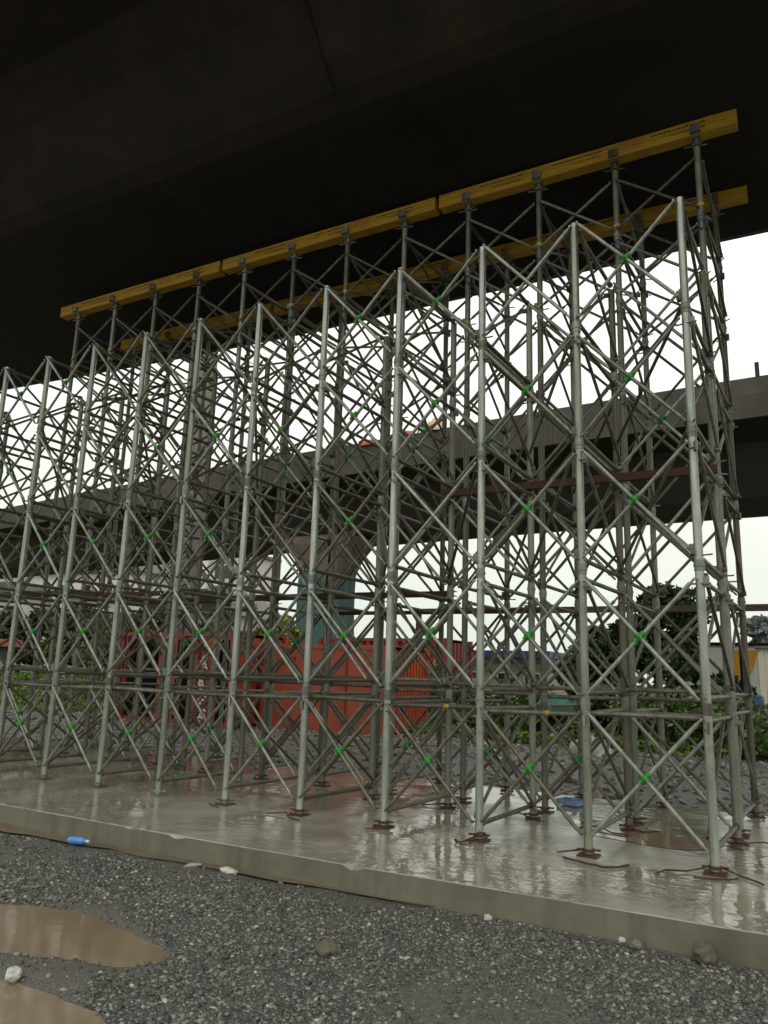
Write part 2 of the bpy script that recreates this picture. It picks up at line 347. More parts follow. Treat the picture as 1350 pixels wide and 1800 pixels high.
# stones (nobody could count them)
def chips(name, n, fx, rmin, rmax, mat, seed, lab, keep=None):
    rs = np.random.RandomState(seed)
    t = (1+5**.5)/2
    base = np.array(((-1, t, 0), (1, t, 0), (-1, -t, 0), (1, -t, 0), (0, -1, t), (0, 1, t), (0, -1, -t), (0, 1, -t), (t, 0, -1), (t, 0, 1), (-t, 0, -1), (-t, 0, 1)), float)
    base /= np.linalg.norm(base[0])
    pts = []
    while len(pts) < n:
        p = fx(rs)
        if p is not None: pts.append(p)
    pts = np.array(pts); n = len(pts)
    r = rmin+(rmax-rmin)*rs.rand(n)**5
    V = base[None]*(1+.9*(rs.rand(n, 12, 1)-.5))+.35*(rs.rand(n, 12, 3)-.5)
    sc = np.stack([.7+.7*rs.rand(n), .6+.5*rs.rand(n), .35+.45*rs.rand(n)], 1)
    V = V*sc[:, None, :]
    a = rs.rand(n)*6.283; ca, sa = np.cos(a), np.sin(a); b = (rs.rand(n)-.5)*1.2; cb, sb = np.cos(b), np.sin(b)
    X, Y, Z = V[..., 0], V[..., 1], V[..., 2]
    Y, Z = Y*cb[:, None]-Z*sb[:, None], Y*sb[:, None]+Z*cb[:, None]
    X, Y = X*ca[:, None]-Y*sa[:, None], X*sa[:, None]+Y*ca[:, None]
    V = np.stack([X, Y, Z], -1)*r[:, None, None]+pts[:, None, :]
    V[..., 2] += (r*.18)[:, None]
    F = (np.array(ICO)[None]+(np.arange(n)*12)[:, None, None]).reshape(-1)
    me = bpy.data.meshes.new(name); me.vertices.add(n*12); me.vertices.foreach_set('co', V.reshape(-1))
    me.loops.add(len(F)); me.loops.foreach_set('vertex_index', F.astype(np.int32))
    me.polygons.add(n*20); me.polygons.foreach_set('loop_start', np.arange(0, n*60, 3, dtype=np.int32))
    me.update(calc_edges=True)
    o = link(name, me, mat); tag(o, lab, 'gravel', kind='stuff'); return o
def near(rs):
    y = 2.2+3.25*rs.rand(); x = -8.5+9.5*rs.rand()
    if y < 5.2 and x > 1.2: return None
    if x < -1.35*y-1.6 or x > .25*y-.1: return None
    if -6.9 < x < -2.8 and y < 4.3 and (lambda d_: d_ < -.05 or (d_ < .02 and rs.rand() < .55))(min(sdf(x, y, P1), sdf(x, y, P2))): return None
    d = nz3(x, y, 7, .8)+.5*nz3(x, y, 3, 2.4)
    if d < 0 and rs.rand() < min(.9, .25-2.2*d): return None
    if y > 5.22 and x < -2.8 and rs.rand() < .93: return None
    return (x, y, hz(x, y))
chips('gravel', 85000, near, .0035, .020, M['chip'], 3, 'wet grey crushed stone spread in front of the slab')
def far(rs):
    y = 10.4+12*rs.rand(); x = -24+26*rs.rand()
    if x < -1.35*y-3 or x > .3*y: return None
    return (x, y, hf(x, y))
chips('rubble_gravel', 16000, far, .018, .075, M['chipfar'], 5, 'coarse grey rubble beyond the far edge of the slab')
# muddy strip along the slab foot
mb = MB(); n = 60
vs = []; 
for i in range(n+1):
    x = -11+8.6*i/n; w = .30*(1-i/n)**.5*(1+.35*nz3(x, 0, 0, 2.2))+.02
    if i == n: w = .01
    vs += [(x, 5.50, ZG+.022), (x, 5.50-w, ZG+.022)]
mb.add(vs, [(2*i, 2*i+1, 2*i+3, 2*i+2) for i in range(n)]); tag(mb.build('mud_strip', M['wetmud']), kind='structure')

# slab
def ye(x):  # near edge line
    return 5.50+.05*math.sin((x+1)*.45)+.012*nz3(x, 0, 0, .9)
xs = np.concatenate([np.linspace(-24, -8, 33)[:-1], np.linspace(-8, 1.5, 240)[:-1], np.linspace(1.5, 4, 6)]); vs = []
chip = lambda x: .004*abs(nz3(x, 3, 0, 6))+max(0, nz3(x, 7, 0, 3.3)-.28)*.09
for x in xs: vs += [(x, ye(x), ZG-.06), (x, ye(x), -.006-chip(x)), (x, ye(x)+.006+chip(x)*1.2, 0), (x, 10.32+.04*math.sin(x), 0), (x, 10.33+.04*math.sin(x), ZG-.06)]
mb = MB(); N = len(xs)
for i in range(N-1):
    for j in (1, 2): mb.add([vs[5*i+j], vs[5*i+5+j], vs[5*i+6+j], vs[5*i+1+j]], [(0, 1, 2, 3)])
slab = mb.build('concrete_slab', M['slab']); tag(slab, kind='structure')
mb = MB()
for i in range(N-1):
    for j in (0, 3): mb.add([vs[5*i+j], vs[5*i+5+j], vs[5*i+6+j], vs[5*i+1+j]], [(0, 1, 2, 3)])
mb.add([vs[0], vs[1], vs[2], vs[3], vs[4]], [(4, 3, 2, 1, 0)]); k = 5*(N-1); mb.add([vs[k+i] for i in range(5)], [(0, 1, 2, 3, 4)])
mb.build('slab_edge', M['slabedge'], slab)

# ================================================================= OVERHEAD BRIDGE
def itp(x, T):
    if x <= T[0][0]:
        (a, b), (c, d) = T[0], T[1]; return b+(d-b)/(c-a)*(x-a)
    for (a, b), (c, d) in zip(T, T[1:]):
        if x <= c: return b+(d-b)*(x-a)/(c-a)
    return T[-1][1]
TIP = [(-60, 8.0), (-40, 11.6), (-20.3, 13.16), (-15.86, 13.28), (-12, 13.42), (-8.66, 13.44), (-4.57, 13.28), (0, 13.15), (20, 13.15)]
def dsec(x):
    dt = itp(x, TIP)-13.15; dn = dt*.35 if x > -20 else dt
    z = -.02*max(x, -30); 
    P = [(3.6+dn, 10.15), (5.5+dn, 9.72), (6.05+dn, 9.32), (6.55+dn, 8.78), (6.80+dn, 8.56), (7.02+dn, 8.435), (7.30+dn, 8.365), (11.05+dt, 7.865), (11.3+dt, 7.95), (12.0+dt, 8.85), (13.15+dt, 9.2), (13.15+dt, 9.75), (3.6+dn, 10.45)]
    return [(x, y, zz+z) for y, zz in P]
bridge = thing('bridge', 'dark soot stained concrete bridge deck overhead, above the scaffold', 'bridge', (0, 0, 0))
def sweep(xa, xb, sec, nst, mats, split=None):
    mb = MB(); xs = np.linspace(xa, xb, nst+1); S_ = [sec(x) for x in xs]; n = len(S_[0])
    for a, b in zip(S_, S_[1:]):
        for i in range(n):
            j = (i+1) % n; mb.add([a[i], a[j], b[j], b[i]], [(0, 1, 2, 3)])
    mb.add(S_[0], [tuple(range(n))]); mb.add(S_[-1], [tuple(range(n))[::-1]]); return mb
x = -4.71-3.1*18
while x < 14:
    a = x+.0015; b = x+3.1-.0015
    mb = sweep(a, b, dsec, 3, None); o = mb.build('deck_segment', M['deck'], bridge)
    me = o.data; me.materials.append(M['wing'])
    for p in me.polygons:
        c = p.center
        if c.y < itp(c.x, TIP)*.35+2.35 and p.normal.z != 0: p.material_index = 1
    x += 3.1
# joint sealant ridge set slightly proud, seen over the photo's centre
pts = [Vector(p)+Vector((0, -.01, -.012)) for p in dsec(-4.71)[0:5]]
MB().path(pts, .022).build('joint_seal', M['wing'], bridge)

# ================================================================= FAR BRIDGE
C2 = [(-90, 8.), (-56, 6.0), (-39, 3.7), (-26, 2.1), (-15, 1.2), (-9.8, .6), (0, 0), (30, -.4)]
def s2(pts):
    return lambda x: [(x, y+itp(x, C2), z) for y, z in pts]
far = thing('bridge', 'far concrete flyover with parapet crossing behind the scaffold', 'bridge', (0, 0, 0))
x = -92.
while x < 22:
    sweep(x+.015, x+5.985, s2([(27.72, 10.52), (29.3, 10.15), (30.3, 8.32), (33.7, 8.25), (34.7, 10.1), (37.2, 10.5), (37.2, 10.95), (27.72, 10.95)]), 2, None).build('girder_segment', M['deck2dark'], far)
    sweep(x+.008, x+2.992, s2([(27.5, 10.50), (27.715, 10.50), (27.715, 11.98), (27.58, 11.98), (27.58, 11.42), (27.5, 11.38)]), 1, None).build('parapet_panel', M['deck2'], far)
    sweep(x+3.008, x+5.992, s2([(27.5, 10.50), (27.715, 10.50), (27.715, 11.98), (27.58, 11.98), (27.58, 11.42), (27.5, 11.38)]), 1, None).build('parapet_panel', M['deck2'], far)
    x += 6
sweep(-92, 22, s2([(37.0, 10.96), (37.2, 10.96), (37.2, 11.9), (37.0, 11.9)]), 30, None).build('far_parapet', M['deck2'], far)
for sx in [-4.62+3.95*i for i in range(-9, 3)]:
    if sx in (): continue
    yy = 27.65+itp(sx, C2)
    if sx > -6: MB().box((-.07, -.06, 0), (.07, .06, .52)).build('stub_post', M['deck2dark'], far, (sx, yy, 11.983))
# pier with flared head
px_, py_ = -20.9, 32.0+itp(-20.9, C2)-1.5
pier = thing('bridge_pier', 'bridge pier with flared brown concrete head behind the orange container', 'pier', (px_, py_, ZG-.16))
def rect_loft(levels):
    mb = MB(); vs = []
    for z, hx, hy in levels:
        c = .22*min(hx, hy)
        vs += [(-hx+c, -hy, z), (hx-c, -hy, z), (hx, -hy+c, z), (hx, hy-c, z), (hx-c, hy, z), (-hx+c, hy, z), (-hx, hy-c, z), (-hx, -hy+c, z)]
    for k in range(len(levels)-1):
        for i in range(8):
            j = (i+1) % 8; mb.add([vs[8*k+i], vs[8*k+j], vs[8*k+8+j], vs[8*k+8+i]], [(0, 1, 2, 3)])
    mb.add(vs[:8], [tuple(range(8))[::-1]]); mb.add(vs[-8:], [tuple(range(8))]); return mb
rect_loft([(0, 1.2, .9), (6.7, 1.2, .9)]).build('pier_shaft', M['pier'], pier)
rect_loft([(6.7, 1.25, .92), (7.4, 1.5, 1.1), (8.1, 1.95, 1.4), (8.46, 2.1, 1.5)]).build('pier_head', M['pierhead'], pier)
# wrapped netting (creased sheet standing off the shaft)
mb = MB(); n = 64; L = 22
ring = []
for k in range(L+1):
    z = .5+6.3*k/L; row = []
    for i in range(n):
        t = 2*math.pi*i/n; c, s = math.cos(t), math.sin(t)
        q = 1/max(abs(c)/1.27, abs(s)/.98, (abs(c)+abs(s))/1.95)
        q *= 1+.05*nz3(c*3, s*3, z*.35, 1.)+.02*math.sin(t*13+z*.8)
        row.append((c*q, s*q, z))
    ring.append(row)
vs = [p for r in ring for p in r]
mb.add(vs, [(k*n+i, k*n+(i+1) % n, (k+1)*n+(i+1) % n, (k+1)*n+i) for k in range(L) for i in range(n)], True)
o = mb.build('netting', M['teal'], None, (px_, py_, ZG-.16)); tag(o, 'teal blue netting wrapped round the far bridge pier', 'netting')
# unfinished pillar at left
pl = thing('concrete_pillar', 'tall plain concrete pillar rising behind the left red container', 'pillar', (-18.35, 19.3, ZG-.16))
mb = MB(); mb.tube((0, 0, 0), (0, 0, 13.4), .50, 28); mb.build('shaft', M['pier'], pl)
mb = MB(); mb.tube((0, 0, 13.4), (0, 0, 13.7), .62, 28); mb.build('cap', M['pier'], pl)

# ================================================================= SCAFFOLD
X0, SP = -.729, .997
LIFT = 1.2
RP = .0375
def post_mesh(h):
    mb = MB(); mb.tube((0, 0, .02), (0, 0, h), RP, 16, caps=False)
    mb.tube((0, 0, h), (0, 0, .03), RP*.88, 12)          # inner wall so the open top reads hollow
    return mb.mesh('post')
def coupler_mesh():
    mb = MB(); mb.tube((0, 0, -.05), (0, 0, .05), RP*1.13, 16); mb.tube((0, 0, -.012), (0, 0, .012), RP*1.28, 16)
    mb.tube((0, 0, .085), (.12, -.02, .085), .008, 6); mb.tube((-.09, -.02, -.16), (.10, -.035, -.165), .008, 6)
    mb.box((-.075, -.012, .10), (-.03, .012, .19)); mb.box((.03, -.012, -.19), (.075, .012, -.10))
    return mb.mesh('coupler')
def brace_mesh(w, h, r=.0185):
    mb = MB(); a = .045
    for sgn, y in ((1, -.046), (-1, -.078)):
        p = Vector((-w/2+a*.6, y, -sgn*h/2)); q = Vector((w/2-a*.6, y, sgn*h/2)); d = (q-p).normalized()
        mb.tube(p+d*.05, q-d*.05, r, 10)
        for e, dd in ((p, d), (q, -d)):
            mb.tube(e-dd*.01, e+dd*.07, r*.65, 8); mb.tube((e.x, -.03, e.z), (e.x, y-.02, e.z), .011, 6)
    return mb.mesh('cross_brace')
def clip_mesh(w, h):
    mb = MB()
    d = Vector((w, 0, h)).normalized(); e = Vector((w, 0, -h)).normalized()
    q = Vector((0, -.062, 0)); mb.tube(q-d*.055, q+d*.055, .027, 10); mb.tube(q-d*.028, q+d*.028, .033, 10)
    mb.tube(Vector((0, -.078, 0))-e*.03, Vector((0, -.078, 0))+e*.03, .0255, 10)
    mb.tube((0, -.115, 0), (0, -.02, 0), .009, 6); return mb.mesh('clip')
def ledger_mesh(L, r=.022):
    mb = MB(); mb.tube((0, .03, 0), (0, L-.03, 0), r, 10)
    for y in (.05, L-.05): mb.tube((0, y-.02, 0), (0, y+.02, 0), r*1.5, 10)
    return mb.mesh('ledger')
def diag_mesh(L, h, r=.017):
    mb = MB(); mb.tube((0, .04, 0), (0, L-.04, h), r, 10)
    mb.tube((-.02, .05, .01), (.02, .05, .01), .03, 8); mb.tube((-.02, L-.05, h-.01), (.02, L-.05, h-.01), .03, 8); return mb.mesh('diagonal')
me_tie = []
def tie_mesh():
    if not me_tie: me_tie.append(MB().tube((-SP, .0, 0), (0, .0, 0), .022, 10).tube((-.03, 0, 0), (.03, 0, 0), .034, 8).mesh('row_ledger'))
    return me_tie[0]
me_c = coupler_mesh()
def base_mesh():
    mb = MB(); mb.box((-.085, -.085, .003), (.085, .085, .012)); mb.tube((0, 0, .012), (0, 0, .07), .026, 10)
    mb.tube((0, 0, .035), (0, 0, .06), .052, 12); mb.tube((-.10, -.01, .047), (.10, .015, .052), .010, 6); mb.tube((-.06, -.07, .018), (-.06, -.07, .03), .012, 6); mb.tube((.06, -.07, .018), (.06, -.07, .03), .012, 6)
    return mb.mesh('base_plate')
me_b = base_mesh()
def head_mesh():
    mb = MB(); mb.tube((0, 0, -.16), (0, 0, .0), .025, 10); mb.tube((0, 0, -.13), (0, 0, -.10), .055, 12)
    mb.tube((-.14, -.02, -.115), (.12, .03, -.112), .009, 6)
    mb.box((-.06, -.12, -.004), (.06, .12, .004)); mb.box((-.055, -.128, -.004), (.055, -.120, .10)); mb.box((-.055, .120, -.004), (.055, .128, .10)); mb.box((-.05, -.05, -.03), (.05, .05, -.005)); return mb.mesh('fork_head')
me_h = head_mesh()
def band_mesh():
    return MB().tube((0, 0, -.022), (0, 0, .022), RP*1.10, 14, caps=False).mesh('band')
me_band = band_mesh()

def make_frame(kind):
    """one transverse frame (two posts with ledgers and diagonals) and the crossed braces of the bay on its left"""
    if kind == 'short': L, h, lifts = 1.403, 6.0, [(.06+1.2*i, 1.2) for i in range(5)]; pm, dx2 = M['post'], .064
    else: L, h, lifts = 1.335, 7.86, [(.06+1.2*i, 1.2) for i in range(5)]+[(6.05, .86), (6.92, .86)]; pm, dx2 = M['tall_post'], .075
    t = thing('scaffold_frame', '', 'scaffold frame')
    pme = post_mesh(h)
    for k, (x, y) in enumerate(((0, 0), (dx2, L))):
        hh = h-(0 if k == 0 else (.06 if kind == 'short' else .16))
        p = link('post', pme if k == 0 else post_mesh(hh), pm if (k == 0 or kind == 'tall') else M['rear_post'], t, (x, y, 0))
        link('base_plate', me_b, M['rust'], p, (0, 0, 0), (0, 0, .3*k))
        for i, (z, s) in enumerate(lifts):
            if i: link('coupler', me_c, M['coupler'], p, (0, 0, z), (0, 0, -.4+.8*k))
        if kind == 'tall':
            link('fork_head', me_h, M['coupler'], p, (0, 0, hh+.14))
            link('band', me_band, M['band'], p, (0, 0, 7.07)); link('band', me_band.copy(), M['band'], p, (0, 0, 6.17))
            b = me_band.copy(); b.materials.clear(); link('tape', b, M['bluetape'], p, (0, 0, 6.84))
    lm = ledger_mesh(L)
    cache = {}; cm2 = {}
    for i, (z, s) in enumerate(lifts):
        for zz in (z+.10, z+s-.10):
            link('ledger', lm, M['ledger'], t, (0, 0, zz), (0, 0, -math.atan(dx2/L)))
        key = round(s, 2)
        if key not in cache:
            cache[key] = (diag_mesh(L, s-.3), diag_mesh(L, -(s-.3)), brace_mesh(SP-.03, s-.20), clip_mesh(SP-.03, s-.20))
        d1, d2, bm_, cm_ = cache[key]
        link('diagonal', d1, M['ledger'], t, (-.045, 0, z+.15), (0, 0, -math.atan(dx2/L)))
        link('diagonal', d2, M['ledger'], t, (.045, 0, z+s-.15), (0, 0, -math.atan(dx2/L)))
        for k, (x, y) in enumerate(((0, 0), (dx2, L))):
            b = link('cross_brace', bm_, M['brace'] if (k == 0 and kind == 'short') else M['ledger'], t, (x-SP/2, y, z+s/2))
            b['edge'] = 1
            if kind == 'short' and k == 0: link('clip', cm_, M['clip'], b)
            elif kind == 'short' and i in (0, 3) or (kind == 'tall' and k == 0 and i == 1): link('clip', cm2.setdefault(key, clip_mesh(SP-.03, s-.2)), M['clipdark'], b)
    for q_, (za, zb_, sx) in enumerate(((1.3, 2.3, -1), (3.7, 2.6, -1), (4.9, 4.0, -1), (2.5, 3.5, -1))):
        link('stay', MB().tube((-.03, .04, za), (sx*SP+.05, L-.04, zb_), .018, 8).mesh('stay'), M['ledger'], t)
    for k_, zz in ((1, 1.40), (0, 1.17)) if kind == 'short' else ((0, 1.30), (0, 1.12)):
        y = L if k_ else 0
        b = link('cross_brace_tie', tie_mesh(), M['ledger'], t, (k_*dx2, y+.062, zz))
        if zz in (1.17, 1.12): link('sleeve', MB().tube((-.40, 0, 0), (-.34, 0, 0), .027, 10).mesh('sleeve'), M['clip'] if zz == 1.12 else M['bandold'], b)
    return t
def copy_tree(o, parent=None, skip=False):
    c = o.copy(); C.objects.link(c)
    if parent is not None: c.parent = parent
    for ch in kidmap[o.name]:
        if skip and ch.name.startswith(('cross_brace', 'stay')): continue
        copy_tree(ch, c, skip)
    return c
rj = random.Random(11)
def jitter(t):
    for ch in allkids(t):
        n = ch.name
        if n.startswith('cross_brace'):
            ch.rotation_euler = (rj.uniform(-.012, .012), rj.uniform(-.022, .022), 0); ch.location.z += rj.uniform(-.02, .02)
            if rj.random() < .5: ch.scale.x = ch.scale.x*1.0; ch.rotation_euler.z = math.pi*0
        elif n.startswith('diagonal'):
            ch.location.z += rj.uniform(-.05, .05); ch.rotation_euler.x = rj.uniform(-.035, .035)
        elif n.startswith('ledger'):
            ch.location.z += rj.uniform(-.02, .02); ch.rotation_euler.x = rj.uniform(-.012, .012)
        elif n.startswith('coupler'):
            ch.rotation_euler.z += rj.uniform(-1.2, 1.2)
        elif n.startswith('post'):
            ch.rotation_euler = (rj.uniform(-.002, .002), rj.uniform(-.002, .002), 0)
me_b2 = base_mesh(); me_b2.materials.append(M['coupler'])
def newkids(f):
    L_ = []
    for p_ in bpy.data.objects:
        if p_.name.startswith('base_plate') and p_.parent and p_.parent.parent == f: L_.append(p_)
    return L_
def allkids(t):
    r = []; st = [t]
    while st:
        o = st.pop()
        for c in kidsnow.get(o.name, []): r.append(c); st.append(c)
    return r
protoS = make_frame('short'); protoT = make_frame('tall')
kidmap = {}
for o in bpy.data.objects: kidmap.setdefault(o.name, [])
for o in bpy.data.objects:
    if o.parent: kidmap[o.parent.name].append(o)
ORD = ['first', 'second', 'third', 'fourth', 'fifth', 'sixth', 'seventh', 'eighth', 'ninth', 'tenth', 'eleventh', 'twelfth', 'thirteenth', 'fourteenth']
frames = []
NS, NT_ = 14, 12
extraS = {0: 'its feet nearest the slab corner', 1: 'rusty bars at its foot', 2: 'a coil of rusty bar at its foot'}
for kind, proto, N_, y0 in (('short', protoS, NS, 6.94), ('tall', protoT, NT_, 8.83)):
    for k in range(N_):
        f = proto if k == 0 else copy_tree(proto, None, skip=(k == N_-1))
        f.location = (X0-SP*k+(0 if kind == 'short' else .049), y0, 0)
        if kind == 'short':
            if k == 0: lab = 'rightmost of the short open topped scaffold frames in the front row'
            elif k == 13: lab = 'short front scaffold frame farthest left, at the picture edge'
            else: lab = '%s short front scaffold frame from the right%s' % (ORD[k], ', '+extraS[k] if k in extraS else '')
            f['group'] = 'short scaffold frames in the front row'
        else:
            if k == 0: lab = 'rightmost tall scaffold frame, its fork heads under the yellow beam ends'
            elif k == 11: lab = 'leftmost tall scaffold frame, under the left end of the yellow beams'
            else: lab = '%s tall scaffold frame from the right, holding up the yellow beams' % ORD[k]
            f['group'] = 'tall scaffold frames under the yellow beams'
        f['label'] = lab
        frames.append(f)
        if k >= 5 and kind == 'short':
            for c in [o_ for o_ in newkids(f)]: c.data = me_b2
kidsnow = {}
for o in bpy.data.objects:
    if o.parent: kidsnow.setdefault(o.parent.name, []).append(o)
for f in frames: jitter(f)
for o in list(bpy.data.objects):
    n_ = o.name
    if (n_.startswith('stay') and rj.random() < .45) or (n_.startswith('diagonal') and rj.random() < .12): bpy.data.objects.remove(o); continue
    if (n_.startswith('sleeve') and rj.random() < .6) or (n_.startswith('clip') and rj.random() < .22):
        bpy.data.objects.remove(o)
for o in bpy.data.objects:
    if o.name.startswith('cross_brace_tie'): o.name = 'row_ledger'

# timber beams on the fork heads
def beam(xa, xb, yb, zb, lab, seed):
    t = thing('timber_beam', lab, 'beam', (xb, yb, zb), 0, 'yellow timber beams in two lines under the deck')
    L = xb-xa; rr = random.Random(seed)
    for j, (z0, z1) in enumerate(((0, .098), (.101, .200))):
        me = MB().box((-L, -.085, z0), (0, .085, z1)).mesh('plank'); bevel(me, .006, 1)
        link('plank', me, M['timber'], t)
    # flat print: two lines of ink strokes, repeated
    mb = MB(); x = -.35
    while x > -L+.7:
        for row, hgt, ln in ((.135, .024, .62), (.070, .016, .40)):
            u = x
            while u > x-ln:
                w = rr.uniform(.012, .04)
                mb.box((u-w, -.0865, row), (u, -.0853, row+hgt*rr.uniform(.6, 1)))
                u -= w+rr.uniform(.006, .014)
        x -= rr.uniform(1.0, 1.25)
    mb.build('stamp', M['ink'], t)
    t.rotation_euler = (0, math.atan(.020), 0)
    return t
zb = lambda x: 7.985
Yh = 8.83
for nm, xa, xb in (('right end of the near line', -4.10, -.22), ('middle of the near line', -8.08, -4.16), ('left end of the near line', -12.1, -8.15)):
    beam(xa, xb, Yh, 7.99+.018*(-xb)*.0, 'yellow timber beam at the '+nm+' on the scaffold heads', int(-xb*10))
for nm, xa, xb in (('right end of the far line', -4.05, -.20), ('middle of the far line', -8.0, -4.12), ('left end of the far line', -11.9, -8.07)):
    beam(xa, xb, 10.165, 7.835, 'yellow timber beam at the '+nm+' on the rear scaffold heads', int(-xb*10)+3)
for o in bpy.data.objects:
    if o.name.startswith('timber_beam'): o.rotation_euler = (0, 0, 0)

# rusty channels through the scaffold
def channel(xa, xb, y, z, mat, lab, hh=.085, w=.05, rz=0, ry=0):
    mb = MB(); L = xb-xa
    mb.box((0, 0, 0), (L, .008, hh)); mb.box((0, .009, hh-.008), (L, w, hh)); mb.box((0, .009, 0), (L, w, .008))
    o = mb.build('steel_channel', mat, None, (xa, y, z), (0, ry, rz)); tag(o, lab, 'steel channel', 'rusty channels lying through the scaffold'); return o
channel(-3.75, -.63, 8.20, 3.60, M['redsteel'], 'red oxide steel channel lying level across the right hand bays', .085, .06, 0, .0)
channel(-7.5, -4.05, 9.35, 2.52, M['rustdark'], 'dark rusty channel ending in mid air right of the pier', .07, .12)
channel(-8.6, -5.4, 9.6, 2.56, M['rust'], 'rusty brown channel crossing in front of the wrapped pier', .07, .12)
channel(-13.3, -10.9, 9.1, 2.66, M['rustdark'], 'dark rusty channel at far left in front of the white house', .085, .20)
channel(-11.0, -8.7, 8.65, 2.56, M['rust'], 'rusty channel left of the tall pillar', .06, .15)
channel(-10.4, -7.9, 9.3, 2.50, M['rust'], 'rusty brown channel just right of the tall pillar', .07, .15)
channel(-6.2, -2.9, 9.9, 2.33, M['rustdark'], 'thin dark channel behind the central front posts', .05, .08)
def rods(pts, lab, r=.0075, mat='rustdark2'):
    o = MB().path([Vector(p) for p in pts], r).build('bent_rod', M[mat]); tag(o, lab, 'steel rod', 'bent rusty rods lying at the scaffold feet'); return o
z = .013
rods([(-1.12, 6.62, z), (-1.07, 6.70, z+.015), (-.93, 6.84, z), (-.80, 6.90, z+.03)], 'curved rusty rod left of the nearest front post')
rods([(-.69, 6.98, z+.03), (-.55, 6.93, z), (-.42, 6.80, z), (-.38, 6.74, z)], 'straight thin rod right of the nearest front post')
rods([(-.86, 6.66, z), (-.72, 6.70, z), (-.60, 6.76, z), (-.56, 6.84, z)], 'dark rod curving in front of the nearest front post')
rods([(-1.98, 6.86, z), (-1.86, 6.90, z+.02), (-1.76, 7.05, z+.02)], 'rusty rod left of the second front post')
rods([(-1.88, 6.70, z), (-1.70, 6.62, z), (-1.52, 6.56, z), (-1.42, 6.62, z), (-1.36, 6.76, z)], 'long rusty rod hooked in front of the second front post', .009)
a = [(-2.80+.07*math.cos(t), 6.74+.07*math.sin(t), z+.02*math.sin(t*2)) for t in np.linspace(0, 5.6, 9)]
rods(a, 'coiled rusty rod left of the third front post', .010)
a = [(-2.66+.06*math.cos(t), 6.80+.06*math.sin(t), z+.045+.03*math.sin(t)) for t in np.linspace(0, 5.6, 9)]
rods(a, 'coiled rusty rod against the third front post', .010)
rods([(-3.80, 6.72, z), (-3.66, 6.78, z), (-3.60, 6.90, z+.02)], 'hooked rod at the fourth front post')
rods([(-5.0, 6.75, z), (-4.80, 6.83, z+.02), (-4.70, 6.72, z), (-4.52, 6.66, z)], 'thin crossing rod at the fifth front post')
rods([(-5.86, 6.86, z), (-5.74, 6.76, z), (-5.62, 6.72, z)], 'short rusty rod at the sixth front post')
rods([(-2.10, 8.10, z), (-1.93, 8.20, z+.02), (-1.78, 8.05, z), (-1.60, 8.0, z)], 'rusty rod beside the wide brown puddle')
rods([(-1.68, 8.38, z), (-1.52, 8.30, z), (-1.38, 8.42, z)], 'dark rod behind the wide brown puddle')
rods([(-2.95, 8.25, z), (-2.84, 8.42, z+.02), (-2.66, 8.30, z), (-2.5, 8.2, z)], 'bent rod under the middle rear posts')
rods([(-3.95, 8.3, z), (-3.75, 8.42, z+.02), (-3.52, 8.34, z)], 'bent rod behind the fourth front post')
rods([(-.62, 8.34, z), (-.45, 8.45, z+.01), (-.25, 8.40, z)], 'rod at the right picture edge behind the nearest post')
rods([(-.62, 8.20, z), (-.74, 8.08, z), (-.60, 8.0, z)], 'small hooked rod behind the nearest post')
# shallow brown puddle on the slab by the right bays
def blob(name, cx, cy, a, b, z, mat, seed, n=40):
    mb = MB(); vs = []
    for i in range(n):
        t = 2*math.pi*i/n; q = 1+.35*nz3(math.cos(t)+seed, math.sin(t), seed, 1.6); vs.append((cx+a*q*math.cos(t), cy+b*q*math.sin(t), z))
    mb.add(vs, [tuple(range(n))]); return mb.build(name, mat)
tag(blob('puddle', -1.35, 8.05, .62, .32, .004, M['mud'], 2), kind='structure')

# ================================================================= BACKGROUND
def container(loc, rz, L, Wd, H, mat, lab, ribs=True, pitch=.28, doors=False, group='red shipping containers behind the scaffold', ends=False):
    t = thing('shipping_container', lab, 'container', loc, rz, group)
    e = .12
    for nm, a, b in (('bottom_rail', (0, -.01, 0), (L, .09, e)), ('top_rail', (0, -.01, H-e), (L, .09, H)), ('bottom_rail', (0, Wd-.09, 0), (L, Wd+.01, e)), ('top_rail', (0, Wd-.09, H-e), (L, Wd+.01, H))):
        MB().box(a, b).build(nm, mat, t)
    for x in (0, L):
        for y in (0, Wd): MB().box((x-.07, y-.07, -.01), (x+.07, y+.07, H+.01)).build('corner_post', mat, t)
    mb = MB(); poly = []
    def wall(p, q, nrm, nm, ribs=ribs, pitch=pitch):
        p = Vector(p); q = Vector(q); d = q-p; n = max(1, int(d.length/pitch)); vs = []
        pts = [p+nrm*.09] if ribs else []
        if ribs:
            for i in range(n):
                for u, o in ((.0, .09), (.34, .09), (.42, 0), (.92, 0)):
                    pts.append(p+d*((i+u)/n)+nrm*o)
            pts.append(q+nrm*.09)
        else: pts = [p, q]
        m_ = MB()
        for a, b in zip(pts, pts[1:]):
            m_.add([(a.x, a.y, e), (b.x, b.y, e), (b.x, b.y, H-e), (a.x, a.y, H-e)], [(0, 1, 2, 3)])
        m_.build(nm, mat, t)
    wall((.07, .02, 0), (L-.07, .02, 0), Vector((0, 1, 0)), 'side_panel'); wall((L-.07, Wd-.02, 0), (.07, Wd-.02, 0), Vector((0, -1, 0)), 'side_panel')
    wall((L-.02, .07, 0), (L-.02, Wd-.07, 0), Vector((-1, 0, 0)), 'end_panel', ribs or ends, .2 if ends else pitch); wall((.02, Wd-.07, 0), (.02, .07, 0), Vector((1, 0, 0)), 'end_panel')
    MB().box((0, 0, H-.03), (L, Wd, H-.005)).build('roof', mat, t); MB().box((0, 0, .02), (L, Wd, .10)).build('floor', M['black'], t)
    return t
